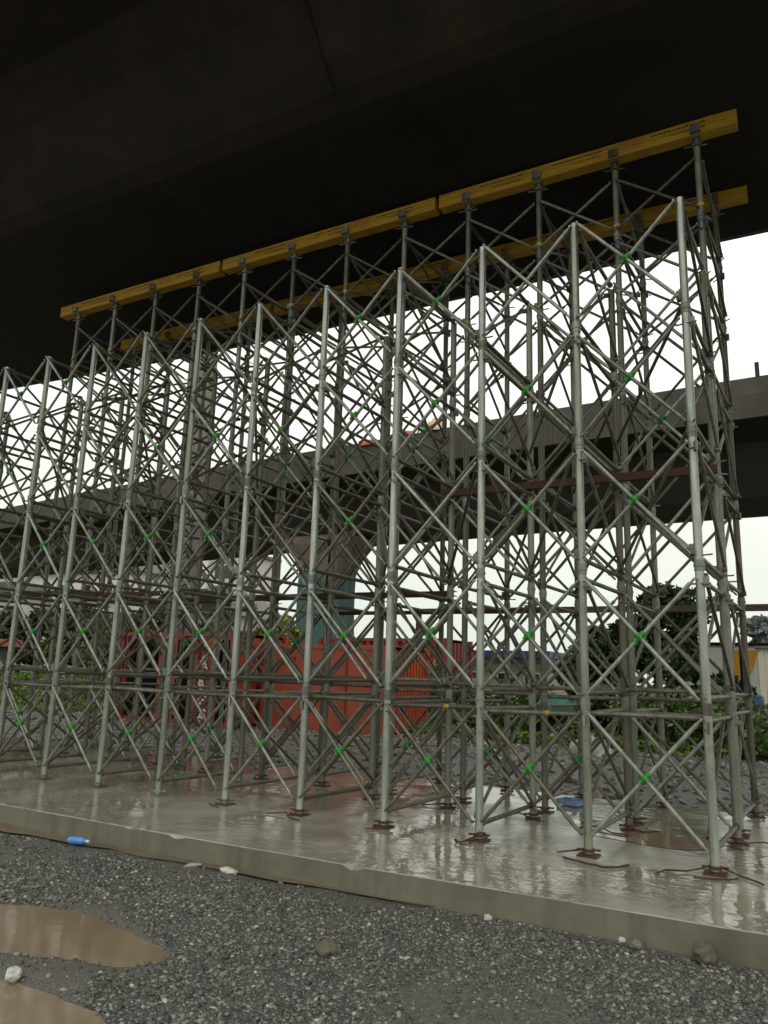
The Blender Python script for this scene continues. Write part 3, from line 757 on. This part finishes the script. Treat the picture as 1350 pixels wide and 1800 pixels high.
t = container((-13.95, 18.4, ZG), .02, 4.1, 2.4, 2.45, M['orange'], 'flat sided orange red container in the middle, in front of the wrapped pier', ribs=False, ends=True)
for x in (1.36, 2.72): MB().box((x-.02, -.03, .15), (x+.02, .018, 2.3)).build('side_seam', M['red'], t)
MB().box((.5, -.015, 1.9), (1.0, .015, 2.1)).build('vent', M['darkred'], t)
t = container((-17.05, 26, ZG), 0, 5.5, 2.4, 3.05, M['darkred'], 'farthest red container, only its top edge showing over the others', pitch=.3)
t = container((-18.75, 17.3, ZG), -.02, 4.5, 2.4, 2.72, M['red'], 'ribbed red container at left with bays painted dark as if open and white marks', pitch=.56)
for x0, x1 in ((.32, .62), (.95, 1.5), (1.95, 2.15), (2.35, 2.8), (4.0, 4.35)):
    MB().box((x0, -.02, .2), (x1, .01, 2.5)).build('opening', M['black'], t)  # raised black panels paint the unlit inside of the open bays
mb = MB(); rg = random.Random(4)
for i in range(22):
    zz = .25+2.2*i/22; xx = 3.48+.09*math.sin(i*1.1)+rg.uniform(-.03, .03)
    pts = [(xx+.09*math.cos(a), -.022, zz+.07*math.sin(a)) for a in np.linspace(0, 5, 7)]
    if i % 5 != 3: mb.path(pts, .03, 5)
mb.build('white_mark', M['white'], t)
# dark machine between the containers
t = thing('generator', 'black machine housing between the left and middle containers', 'generator', (-15.6, 19.2, ZG))
me = MB().box((0, 0, .25), (1.7, 1.6, 2.35)).mesh('housing'); bevel(me, .06); link('housing', me, M['black'], t)
MB().box((-.1, -.03, 1.28), (1.8, .02, 1.36)).build('rail', M['white'], t); MB().box((-.1, -.04, .95), (1.8, .02, 1.10)).build('rail', M['darkred'], t)
MB().box((.3, .2, 2.35), (.42, .32, 2.7)).build('exhaust', M['rustdark'], t); MB().box((-.05, 0, .0), (1.75, 1.6, .24)).build('skid', M['redsteel'], t)

# --- vegetation
def leaves(name, n, fpos, size, mat, parent, seed, stretch=1.6):
    rs = np.random.RandomState(seed); P = np.array([fpos(rs) for _ in range(n)])
    a = rs.randn(n, 3); a /= np.linalg.norm(a, axis=1)[:, None]; b = np.cross(a, rs.randn(n, 3)); b /= np.linalg.norm(b, axis=1)[:, None]
    s = size*(.6+.8*rs.rand(n))[:, None]
    q = np.stack([P-a*s*stretch/2, P+b*s/2.4, P+a*s*stretch/2, P-b*s/2.4], 1).reshape(-1, 3)
    me = bpy.data.meshes.new(name); me.vertices.add(4*n); me.vertices.foreach_set('co', q.reshape(-1)); me.loops.add(4*n); me.loops.foreach_set('vertex_index', np.arange(4*n, dtype=np.int32))
    me.polygons.add(n); me.polygons.foreach_set('loop_start', np.arange(0, 4*n, 4, dtype=np.int32)); me.update(calc_edges=True)
    return link(name, me, mat, parent)
def tree(name, loc, h, cr, lab, mat, n, size, seed, lobes=9, flat=.75, cat='tree', group=None, clr=.45, droop=0):
    t = thing(name, lab, cat, loc, 0, group); rg = random.Random(seed)
    mb = MB(); top = Vector((rg.uniform(-.2, .2), 0, h*.6)); mb.tube((0, 0, 0), top*.5, .035*h, 8, .026*h); mb.tube(top*.5, top, .026*h, 8, .015*h)
    L = []
    for i in range(lobes):
        a = i*2.4+rg.random(); rr = cr*rg.uniform(.25, .8); zz = h*(clr+(1-clr)*rg.uniform(.2, .86)); c = Vector((rr*math.cos(a), rr*math.sin(a), zz))
        L.append((c, cr*rg.uniform(.28, .5))); mb.tube(top*rg.uniform(.5, .95), c, .011*h, 6, .004*h)
    mb.build('trunk', M['bark'], t)
    def f(rs):
        c, r = L[rs.randint(len(L))]; v = rs.randn(3); v /= np.linalg.norm(v); v *= r*(.45+.6*rs.rand()**.6)
        if droop and rs.rand() < .35: v[2] -= droop*rs.rand()
        return (c.x+v[0], c.y+v[1], c.z+v[2]*flat)
    leaves('crown', n, f, size, mat, t, seed); return t
def bush(loc, w, h, lab, mat, n, size, seed, group='bushes beyond the yard'):
    t = thing('bush', lab, 'bush', loc, 0, group); rg = random.Random(seed)
    mb = MB(); L = []
    for i in range(7):
        c = Vector((rg.uniform(-.5, .5)*w, rg.uniform(-.4, .4)*w*.5, h*rg.uniform(.3, .72))); L.append((c, rg.uniform(.28, .42)*h)); mb.tube((c.x*.3, c.y*.3, 0), c, .03, 5, .012)
    mb.build('stem', M['bark'], t)
    def f(rs):
        c, r = L[rs.randint(len(L))]; v = rs.randn(3); v /= np.linalg.norm(v); v *= r*(.4+.7*rs.rand())
        return (c.x+v[0]*1.4, c.y+v[1], max(.02, c.z+v[2]))
    leaves('foliage', n, f, size, mat, t, seed); return t
tree('broadleaf_tree', (-4.6, 29.5, ZG), 5.3, 1.6, 'dark drooping tree rising to the thin horizontal gantry beam at right', M['leafdark'], 7000, .17, 21, 12, .9, clr=.3, droop=.8)
tree('broadleaf_tree', (-6.3, 31, ZG), 4.0, 1.7, 'lower dark tree left of the drooping one', M['leafdark'], 5500, .17, 22, 10, .8, clr=.2)
tree('broadleaf_tree', (-8.0, 33, ZG), 3.1, 1.5, 'small dark tree at the end of the blue roofed shed', M['leafdark'], 3500, .17, 23, 8, .8, clr=.15)
tree('broadleaf_tree', (-3.2, 31, ZG), 2.9, 1.5, 'rounded dark tree in front of the white hall', M['leafdark'], 3500, .16, 29, 8, .8, clr=.15)
tree('yellow_tree', (-18.6, 25, ZG), 3.9, 1.1, 'yellow leaved tree showing above the black machine', M['leafyel'], 2600, .16, 24, 7, .8, clr=.4)
tree('broadleaf_tree', (-3.0, 92, ZG), 9.0, 4.2, 'pale haze coloured tree far away at the right picture edge', M['leafhaze'], 4500, .5, 25, 9, .55, clr=.35)
for i, (x, y, h, lab) in enumerate(((-36, 30, 4.2, 'dark tree at the left picture edge below the white house'), (-32.5, 29, 3.9, 'dark tree behind the grass bank, second from the left'), (-29, 29, 4.0, 'dark tree in the middle of the left bank trees'), (-26, 28, 3.6, 'dark tree on the bank, left of the red container'), (-23.2, 27, 3.4, 'dark tree on the bank just behind the left container'), (-39.5, 32, 4.4, 'dark tree standing right of the two at the left picture edge'), (-43.2, 31.5, 5.0, 'taller dark tree near the left picture edge, below the white house wing'), (-46.8, 33, 4.6, 'half seen dark tree at the left picture edge'), (-41.5, 35, 5.2, 'dark tree partly hidden behind the two at the left edge'))):
    tree('broadleaf_tree', (x, y, ZG+.6), h, 2.0, lab, M['leafdark'] if i % 2 == 0 else M['leafmid'], 3600, .2, 40+i, 9, .8, group='trees behind the left grass bank', clr=.1)
bl = [(-10.0, 22.6, 2.2, 2.0, 'olive bush just right of the ribbed container', 'leafmid'), (-8.2, 23.2, 2.6, 1.7, 'broad green bush in front of the blue roofed shed', 'leafmid'), (-6.4, 22.8, 1.8, 1.2, 'low dark bush beside the green tarpaulin', 'leafdark'),
      (-4.3, 22.0, 2.0, 1.6, 'dark bush under the drooping tree', 'leafdark'), (-3.0, 21.0, 2.0, 1.7, 'bright green bush right of the drooping tree', 'leafmid'), (-1.6, 20.5, 1.9, 1.5, 'green bush below the white hall', 'leafmid'),
      (-.3, 19.5, 1.7, 1.0, 'small green bush at the right picture edge', 'leafmid'), (-7.4, 21.2, 1.6, .9, 'low weedy bush at the edge of the rubble', 'leafmid'), (-9.0, 21.0, 1.5, .8, 'low weedy bush in front of the olive bush', 'leafmid'),
      (-5.2, 20.2, 1.5, .6, 'small clump of weeds near the white rubble heap', 'leafmid')]
for i, (x, y, w, h, lab, mt) in enumerate(bl): bush((x, y, ZG), w, h, lab, M[mt], 2600, .11, 60+i)
def gr(rs):
    while True:
        x = -40+20*rs.rand(); y = 17.6+12*rs.rand()
        if x > -1.35*y-6: return (x, y, hb(x, y)-max(0, x+22)*.25+.10*rs.rand())
o = leaves('grass', 26000, gr, .16, M['grass'], None, 8, 2.2); tag(o, 'bright green grass on the bank left of the containers', 'grass', kind='stuff')
def gr2(rs):
    x = -11+12*rs.rand(); y = 19.5+4*rs.rand(); return (x, y, ZG+.05+.25*rs.rand()**2)
o = leaves('weeds', 12000, gr2, .11, M['grass'], None, 9, 2.4); tag(o, 'patchy green weeds beyond the rubble on the right', 'weeds', kind='stuff')

# --- houses at left
def win(t, x, y, z, w, h):
    f = MB().box((x-w/2-.08, y-.06, z-.08), (x+w/2+.08, y-.0, z+h+.08)).build('window', M['white'], t); MB().box((x-w/2, y-.09, z), (x+w/2, y-.062, z+h)).build('pane', M['glass'], f); return f
t = thing('house', 'white walled house with sloping grey roofs behind the left trees', 'house', (-66, 56, ZG), .12)
MB().box((-14, 0, 0), (6, 10, 11.4)).build('wall', M['white'], t)
mb = MB(); mb.prism([(-14.6, 11.4), (6.6, 11.4), (4.5, 13.2), (-9, 12.6)], -.6, 10.6); mb.build('roof', M['greyroof'], t)
MB().box((-13.2, -3, 0), (-6, -.02, 8.6)).build('wing', M['white'], t); mb = MB(); mb.prism([(-13.8, 8.6), (-5.4, 8.6), (-6.8, 10.1), (-12.0, 10.1)], -3.6, -.05); mb.build('wing_roof', M['greyroof'], t)
for x in (-4, -1, 2): win(t, x, 0, 8.6, 1.1, 1.5); win(t, x, 0, 5.4, 1.1, 1.5)
for x in (-11.5, -8.2): win(t, x, -3, 6.2, 1.0, 1.4)
MB().box((-3.5, -1.2, 9.0), (5.5, -.03, 9.3)).build('canopy', M['redroof'], t)
t = thing('house', 'pale pink block with windows left of the wrapped pier', 'house', (-51.5, 58, ZG), .1)
MB().box((-4.2, 0, 0), (2.6, 8, 13.3)).build('wall', M['pinkw'], t); MB().box((-2.4, -.5, 9.5), (-.2, -.02, 13.6)).build('stair_tower', M['white'], t)
for z_ in (3.5, 7.0, 10.5):
    for x in (-3.4, .8, 1.9): win(t, x, 0, z_, .8, 1.3)
MB().box((-4.6, -.6, 13.3), (3.0, 8.4, 13.6)).build('roof', M['greyroof'], t)
for z_ in (6.2, 9.7): MB().box((.2, -.9, z_), (2.7, -.02, z_+.15)).build('balcony', M['white'], t)
t = thing('house', 'low white house with pinkish wall under the dark trees at left', 'house', (-40.5, 42, ZG), .1)
MB().box((-3, 0, 0), (5.6, 6, 5.4)).build('wall', M['pinkw'], t); mb = MB(); mb.prism([(-3.5, 5.4), (6.1, 5.4), (3.5, 7.2), (-.5, 7.2)], -.5, 6.5); mb.build('roof', M['greyroof'], t)
for x in (-1.6, .8, 3.6): win(t, x, 0, 3.0, .9, 1.3)
t = thing('shed', 'small hut with a red roof at the left picture edge', 'shed', (-39.0, 25.5, ZG+.3), .1)
MB().box((-1.5, 0, 0), (1.0, 2, 2.2)).build('wall', M['greyroof'], t); mb = MB(); mb.prism([(-1.8, 2.2), (1.3, 2.2), (1.1, 2.6), (-1.6, 2.6)], -.3, 2.3); mb.build('roof', M['redroof'], t)
# --- shed with blue roof
t = thing('shed', 'long tan shed with a blue roof edge behind the bushes', 'shed', (-21.5, 45, ZG))
MB().box((0, 0, 0), (8.1, 6, 2.6)).build('wall', M['tanwall'], t); MB().box((-.3, -.5, 2.95), (8.4, 6.4, 3.35)).build('roof', M['blue'], t)
MB().box((-.1, -.15, 2.6), (8.2, 6.1, 2.95)).build('eave', M['greyroof'], t)
for x in (1.5, 3.5, 5.5, 7.2): win(t, x, 0, 1.1, .9, .9)
# --- right hand things
t = thing('hall', 'white hall with an amber emblem on its wall at right', 'building', (-4.9, 40, ZG))
MB().box((0, 0, 0), (4.0, 8, 3.55)).build('wall', M['white'], t); MB().box((-.2, -.25, 3.55), (4.2, 8.2, 3.7)).build('roof', M['greyroof'], t)
mb = MB(); mb.prism([(1.75, 3.35), (3.1, 3.35), (2.75, 2.3), (2.35, 1.7), (1.75, 2.15)], -.03, -.004); mb.build('emblem', M['amber'], t)
mb = MB(); mb.prism([(2.1, 1.9), (2.6, 1.65), (2.5, .9), (2.25, .9)], -.03, -.004); mb.build('emblem', M['amber'], t)
t = thing('cabin', 'beige panelled cabin at the right picture edge', 'cabin', (-1.38, 30, ZG))
for i in range(10): MB().box((.22*i, 0, .1), (.22*i+.212, .08, 3.0)).build('wall_panel', M['cream'], t)
MB().box((-.02, .09, 0), (2.3, 3, 3.0)).build('body', M['cream'], t); MB().box((-.1, -.12, 3.0), (2.4, 3.1, 3.1)).build('roof', M['greyroof'], t)
t = thing('height_barrier', 'long dark steel beam on posts spanning the yard at right', 'gantry', (0, 25, ZG))
MB().box((-12.3, -.07, 3.86), (3.2, .07, 4.06)).build('crossbeam', M['rustdark'], t)
for x in (-12.2, 3.1): MB().box((x-.08, -.08, 0), (x+.08, .08, 3.855)).build('post', M['rustdark'], t)
t = thing('rail', 'lower black rail with leaning struts before the white hall', 'rail', (0, 22, ZG))
MB().box((-3.0, -.03, 2.70), (1.2, .03, 2.77)).build('top_rail', M['black'], t)
for x in (-2.9, -1.42, .9): MB().box((x-.03, -.03, 0), (x+.03, .03, 2.695)).build('post', M['black'], t)
MB().tube((-1.38, -.1, 2.6), (-1.08, -.5, .5), .022, 6).build('strut', M['black'], t); MB().tube((-1.42, -.05, 1.6), (-1.10, -.45, 1.0), .018, 6).build('strut', M['black'], t)
t = thing('barrel', 'blue barrel standing beside the beige cabin', 'barrel', (-1.30, 23.6, ZG))
mb = MB()
for z0, z1, ra, rb in ((0, .05, .26, .29), (.05, .3, .29, .30), (.3, .33, .32, .32), (.33, .6, .30, .30), (.6, .63, .32, .32), (.63, .85, .30, .29), (.85, .9, .29, .24)): mb.tube((0, 0, z0), (0, 0, z1), ra, 16, rb)
mb.build('drum', M['bluedk'], t, (0, 0, .55)); MB().tube((.1, 0, 1.45), (.1, 0, 1.5), .04, 8).build('bung', M['black'], t); MB().box((-.35, -.35, 0), (.35, .35, .54)).build('plinth', M['greyroof'], t)
# green tarpaulin over a heap
def heap(name, loc, a, b, h, mat, seed, lab, cat, amp=.35):
    mb = MB(); n, L = 24, 7; vs = []
    for k in range(L+1):
        for i in range(n):
            t_ = 2*math.pi*i/n; q = math.cos(k/L*math.pi/2); q2 = math.sin(k/L*math.pi/2)
            w = 1+amp*nz3(math.cos(t_)*1.3+seed, math.sin(t_)*1.3, k*.4, 1.7)
            vs.append((a*q*w*math.cos(t_), b*q*w*math.sin(t_), h*q2*w))
    mb.add(vs, [(k*n+i, k*n+(i+1) % n, (k+1)*n+(i+1) % n, (k+1)*n+i) for k in range(L) for i in range(n)], True); o = mb.build(name, mat, None, loc); tag(o, lab, cat); return o
heap('tarpaulin', (-6.1, 21.2, ZG+.75),   .6, .4, .5, M['tarpg'], 3, 'green tarpaulin bunched over a heap among the right hand bushes', 'tarpaulin')
heap('dark_heap', (-6.1, 21.4, ZG-.1), 1.2, .7, 1.1, M['black'], 6, 'dark heap under the green tarpaulin', 'heap')
heap('rubble_heap', (-5.35, 20.2, ZG-.05), .8, .4, .36, M['sandw'], 5, 'small heap of white rubble beyond the slab', 'rubble', .6)
heap('rubble_heap', (-4.3, 17.8, ZG+.05), .42, .3, .34, M['foam'], 8, 'low white rubbish heap just past the rubble gravel', 'rubble', .6)
# debris
def stone(loc, r, mat, lab, seed, sc=(1, 1, .8), cat='stone', name='stone'):
    bm = bmesh.new(); bmesh.ops.create_icosphere(bm, subdivisions=3, radius=r)
    for v in bm.verts:
        n = v.co.normalized(); v.co *= 1+.30*nz3(n.x+seed, n.y, n.z, 1.3)+.10*nz3(n.x+seed, n.y, n.z, 4)
        v.co.x *= sc[0]; v.co.y *= sc[1]; v.co.z *= sc[2]
    me = bpy.data.meshes.new(name); bm.to_mesh(me); bm.free(); o = link(name, me, mat, None, loc, (0, 0, seed)); tag(o, lab, cat); return o
stone((-2.64, 4.25, ZG+.035), .060, M['stone'], 'brown rounded stone on the gravel near the bottom centre', 1.)
stone((-.66, 5.42, ZG+.05), .075, M['stone'], 'brown block of stone against the slab face at right', 2., (1.1, .9, .9))
stone((-4.32, 5.36, ZG+.02), .058, M['foam'], 'white lump of plaster at the foot of the slab', 3., (1.5, .8, .5), 'plaster lump', 'plaster_lump')
stone((-4.68, 5.34, ZG+.015), .055, M['sandw'], 'flat tan lump left of the white plaster at the slab foot', 4., (1.5, .6, .35), 'stone')
stone((-3.84, 3.02, ZG+.02), .042, M['foam'], 'white pebble at the edge of the lower left puddle', 5., (1, 1, .8), 'pebble', 'pebble')
stone((-1.06, 5.43, ZG+.03), .042, M['chip'], 'dark stone at the foot of the slab, left of the brown block', 6.)
stone((-1.15, 5.42, ZG+.045), .022, M['foam'], 'tiny white chip beside the dark stone at the slab foot', 7.)
stone((-2.05, 5.40, ZG+.03), .028, M['foam'], 'small white stone at the foot of the slab near the centre', 8.)
t = thing('plastic_bottle', 'crushed blue water bottle lying at the foot of the slab', 'bottle', (-6.04, 5.27, ZG+.055), .3)
mb = MB(); 
for a, b, r1, r2 in ((-.10, -.06, .022, .036), (-.06, .05, .036, .034), (.05, .09, .034, .014)): mb.tube((a, 0, 0), (b, 0, 0), r1, 12, r2)
mb.build('body', M['bluep'], t); MB().tube((.09, 0, 0), (.115, 0, 0), .015, 10).build('cap', M['white'], t)
t = thing('plastic_tray', 'flattened pale blue plastic wrapper on the wet slab', 'plastic litter', (-2.56, 9.50, .004), -.3)
mb = MB(); mb.box((-.14, -.10, .012), (.14, .10, .018)); mb.box((-.14, -.10, .02), (-.13, .10, .07)); mb.box((.13, -.10, .02), (.14, .10, .06)); mb.box((-.128, -.10, .02), (.128, -.09, .055)); mb.box((-.128, .09, .02), (.128, .10, .075))
o = mb.build('tray', M['palebl'], t)

# ================================================================= ON THE FAR BRIDGE
def cloth(name, x0, x1, lab, mat, seed, h0=.35):
    mb = MB(); n, L = 30, 8; vs = []
    for k in range(L+1):
        for i in range(n+1):
            x = x0+(x1-x0)*i/n; y = 27.47+itp(x, C2); u = k/L
            top = 12.02+.16*max(0, nz3(x, seed, 0, 1.2)+.4)
            if u < .5: p = (x, y+.26-.26*u*2+.0, top)
            else: p = (x, y-.02-.03*nz3(x, u, seed, 3), top-(u-.5)*2*h0*(1+.5*nz3(x, seed, 0, .9)))
            vs.append(p)
    W_ = n+1
    mb.add(vs, [(k*W_+i, k*W_+i+1, (k+1)*W_+i+1, (k+1)*W_+i) for k in range(L) for i in range(n)], True); o = mb.build(name, mat); tag(o, lab, 'tarpaulin'); return o
cloth('tarpaulin', -17.4, -16.5, 'small orange tarpaulin draped on the far bridge parapet, leftmost', M['tarpo'], 1, .25)
cloth('tarpaulin', -16.2, -14.4, 'longer orange tarpaulin draped on the far bridge parapet', M['tarpo'], 2, .3)
heap('sack', (-13.45, 28.75, 11.95), .42, .3, .55, M['sand'], 4, 'beige sack heaped on the far bridge parapet beside the person', 'sack')
p = thing('person', 'person in a green shirt standing behind the far bridge parapet', 'person', (-14.18, 29.15, 11.02))
def skinned(name, verts, edges, radii, mat, parent, root=0):
    me = bpy.data.meshes.new(name); me.from_pydata(verts, edges, []); o = link(name, me, mat, parent)
    sk = o.modifiers.new('skin', 'SKIN')
    for i, r in enumerate(radii): me.skin_vertices[0].data[i].radius = (r, r*.8) if not isinstance(r, tuple) else r
    me.skin_vertices[0].data[root].use_root = True
    s = o.modifiers.new('sub', 'SUBSURF'); s.levels = 2; s.render_levels = 2
    dg = bpy.context.evaluated_depsgraph_get(); ev = o.evaluated_get(dg); nm = bpy.data.meshes.new_from_object(ev)
    o.modifiers.clear(); o.data = nm
    if not nm.materials: nm.materials.append(mat)
    return o
V = [(0, 0, .95), (0, 0, 1.2), (0, 0, 1.42), (0, -.01, 1.52), (0, -.02, 1.62), (0, -.02, 1.72), (-.19, 0, 1.40), (-.24, -.08, 1.15), (-.18, -.28, 1.05), (.19, 0, 1.40), (.24, -.08, 1.15), (.18, -.28, 1.05), (-.1, 0, .88), (-.11, .0, .48), (-.11, .02, .06), (-.11, -.12, .04), (.1, 0, .88), (.11, 0, .48), (.11, .02, .06), (.11, -.12, .04)]
E_ = [(0, 1), (1, 2), (2, 3), (3, 4), (4, 5), (2, 6), (6, 7), (7, 8), (2, 9), (9, 10), (10, 11), (0, 12), (12, 13), (13, 14), (14, 15), (0, 16), (16, 17), (17, 18), (18, 19)]
R_ = [.14, .14, .15, .055, .09, .085, .06, .042, .035, .06, .042, .035, .08, .06, .045, .04, .08, .06, .045, .04]
skinned('body', V, E_, R_, M['skin'], p)
skinned('shirt', [(0, 0, .92), (0, 0, 1.2), (0, 0, 1.42), (-.19, 0, 1.40), (-.245, -.08, 1.16), (.19, 0, 1.40), (.245, -.08, 1.16)], [(0, 1), (1, 2), (2, 3), (3, 4), (2, 5), (5, 6)], [.17, .17, .165, .075, .06, .075, .06], M['shirt'], p)
skinned('trousers', [(0, 0, .90), (-.1, 0, .84), (-.11, 0, .48), (-.11, .02, .10), (.1, 0, .84), (.11, 0, .48), (.11, .02, .10)], [(0, 1), (1, 2), (2, 3), (0, 4), (4, 5), (5, 6)], [.155, .10, .078, .062, .10, .078, .062], M['jeans'], p)
MB().ball((0, .012, 1.70), .115, (.95, 1, .95)).build('hair', M['hair'], p)
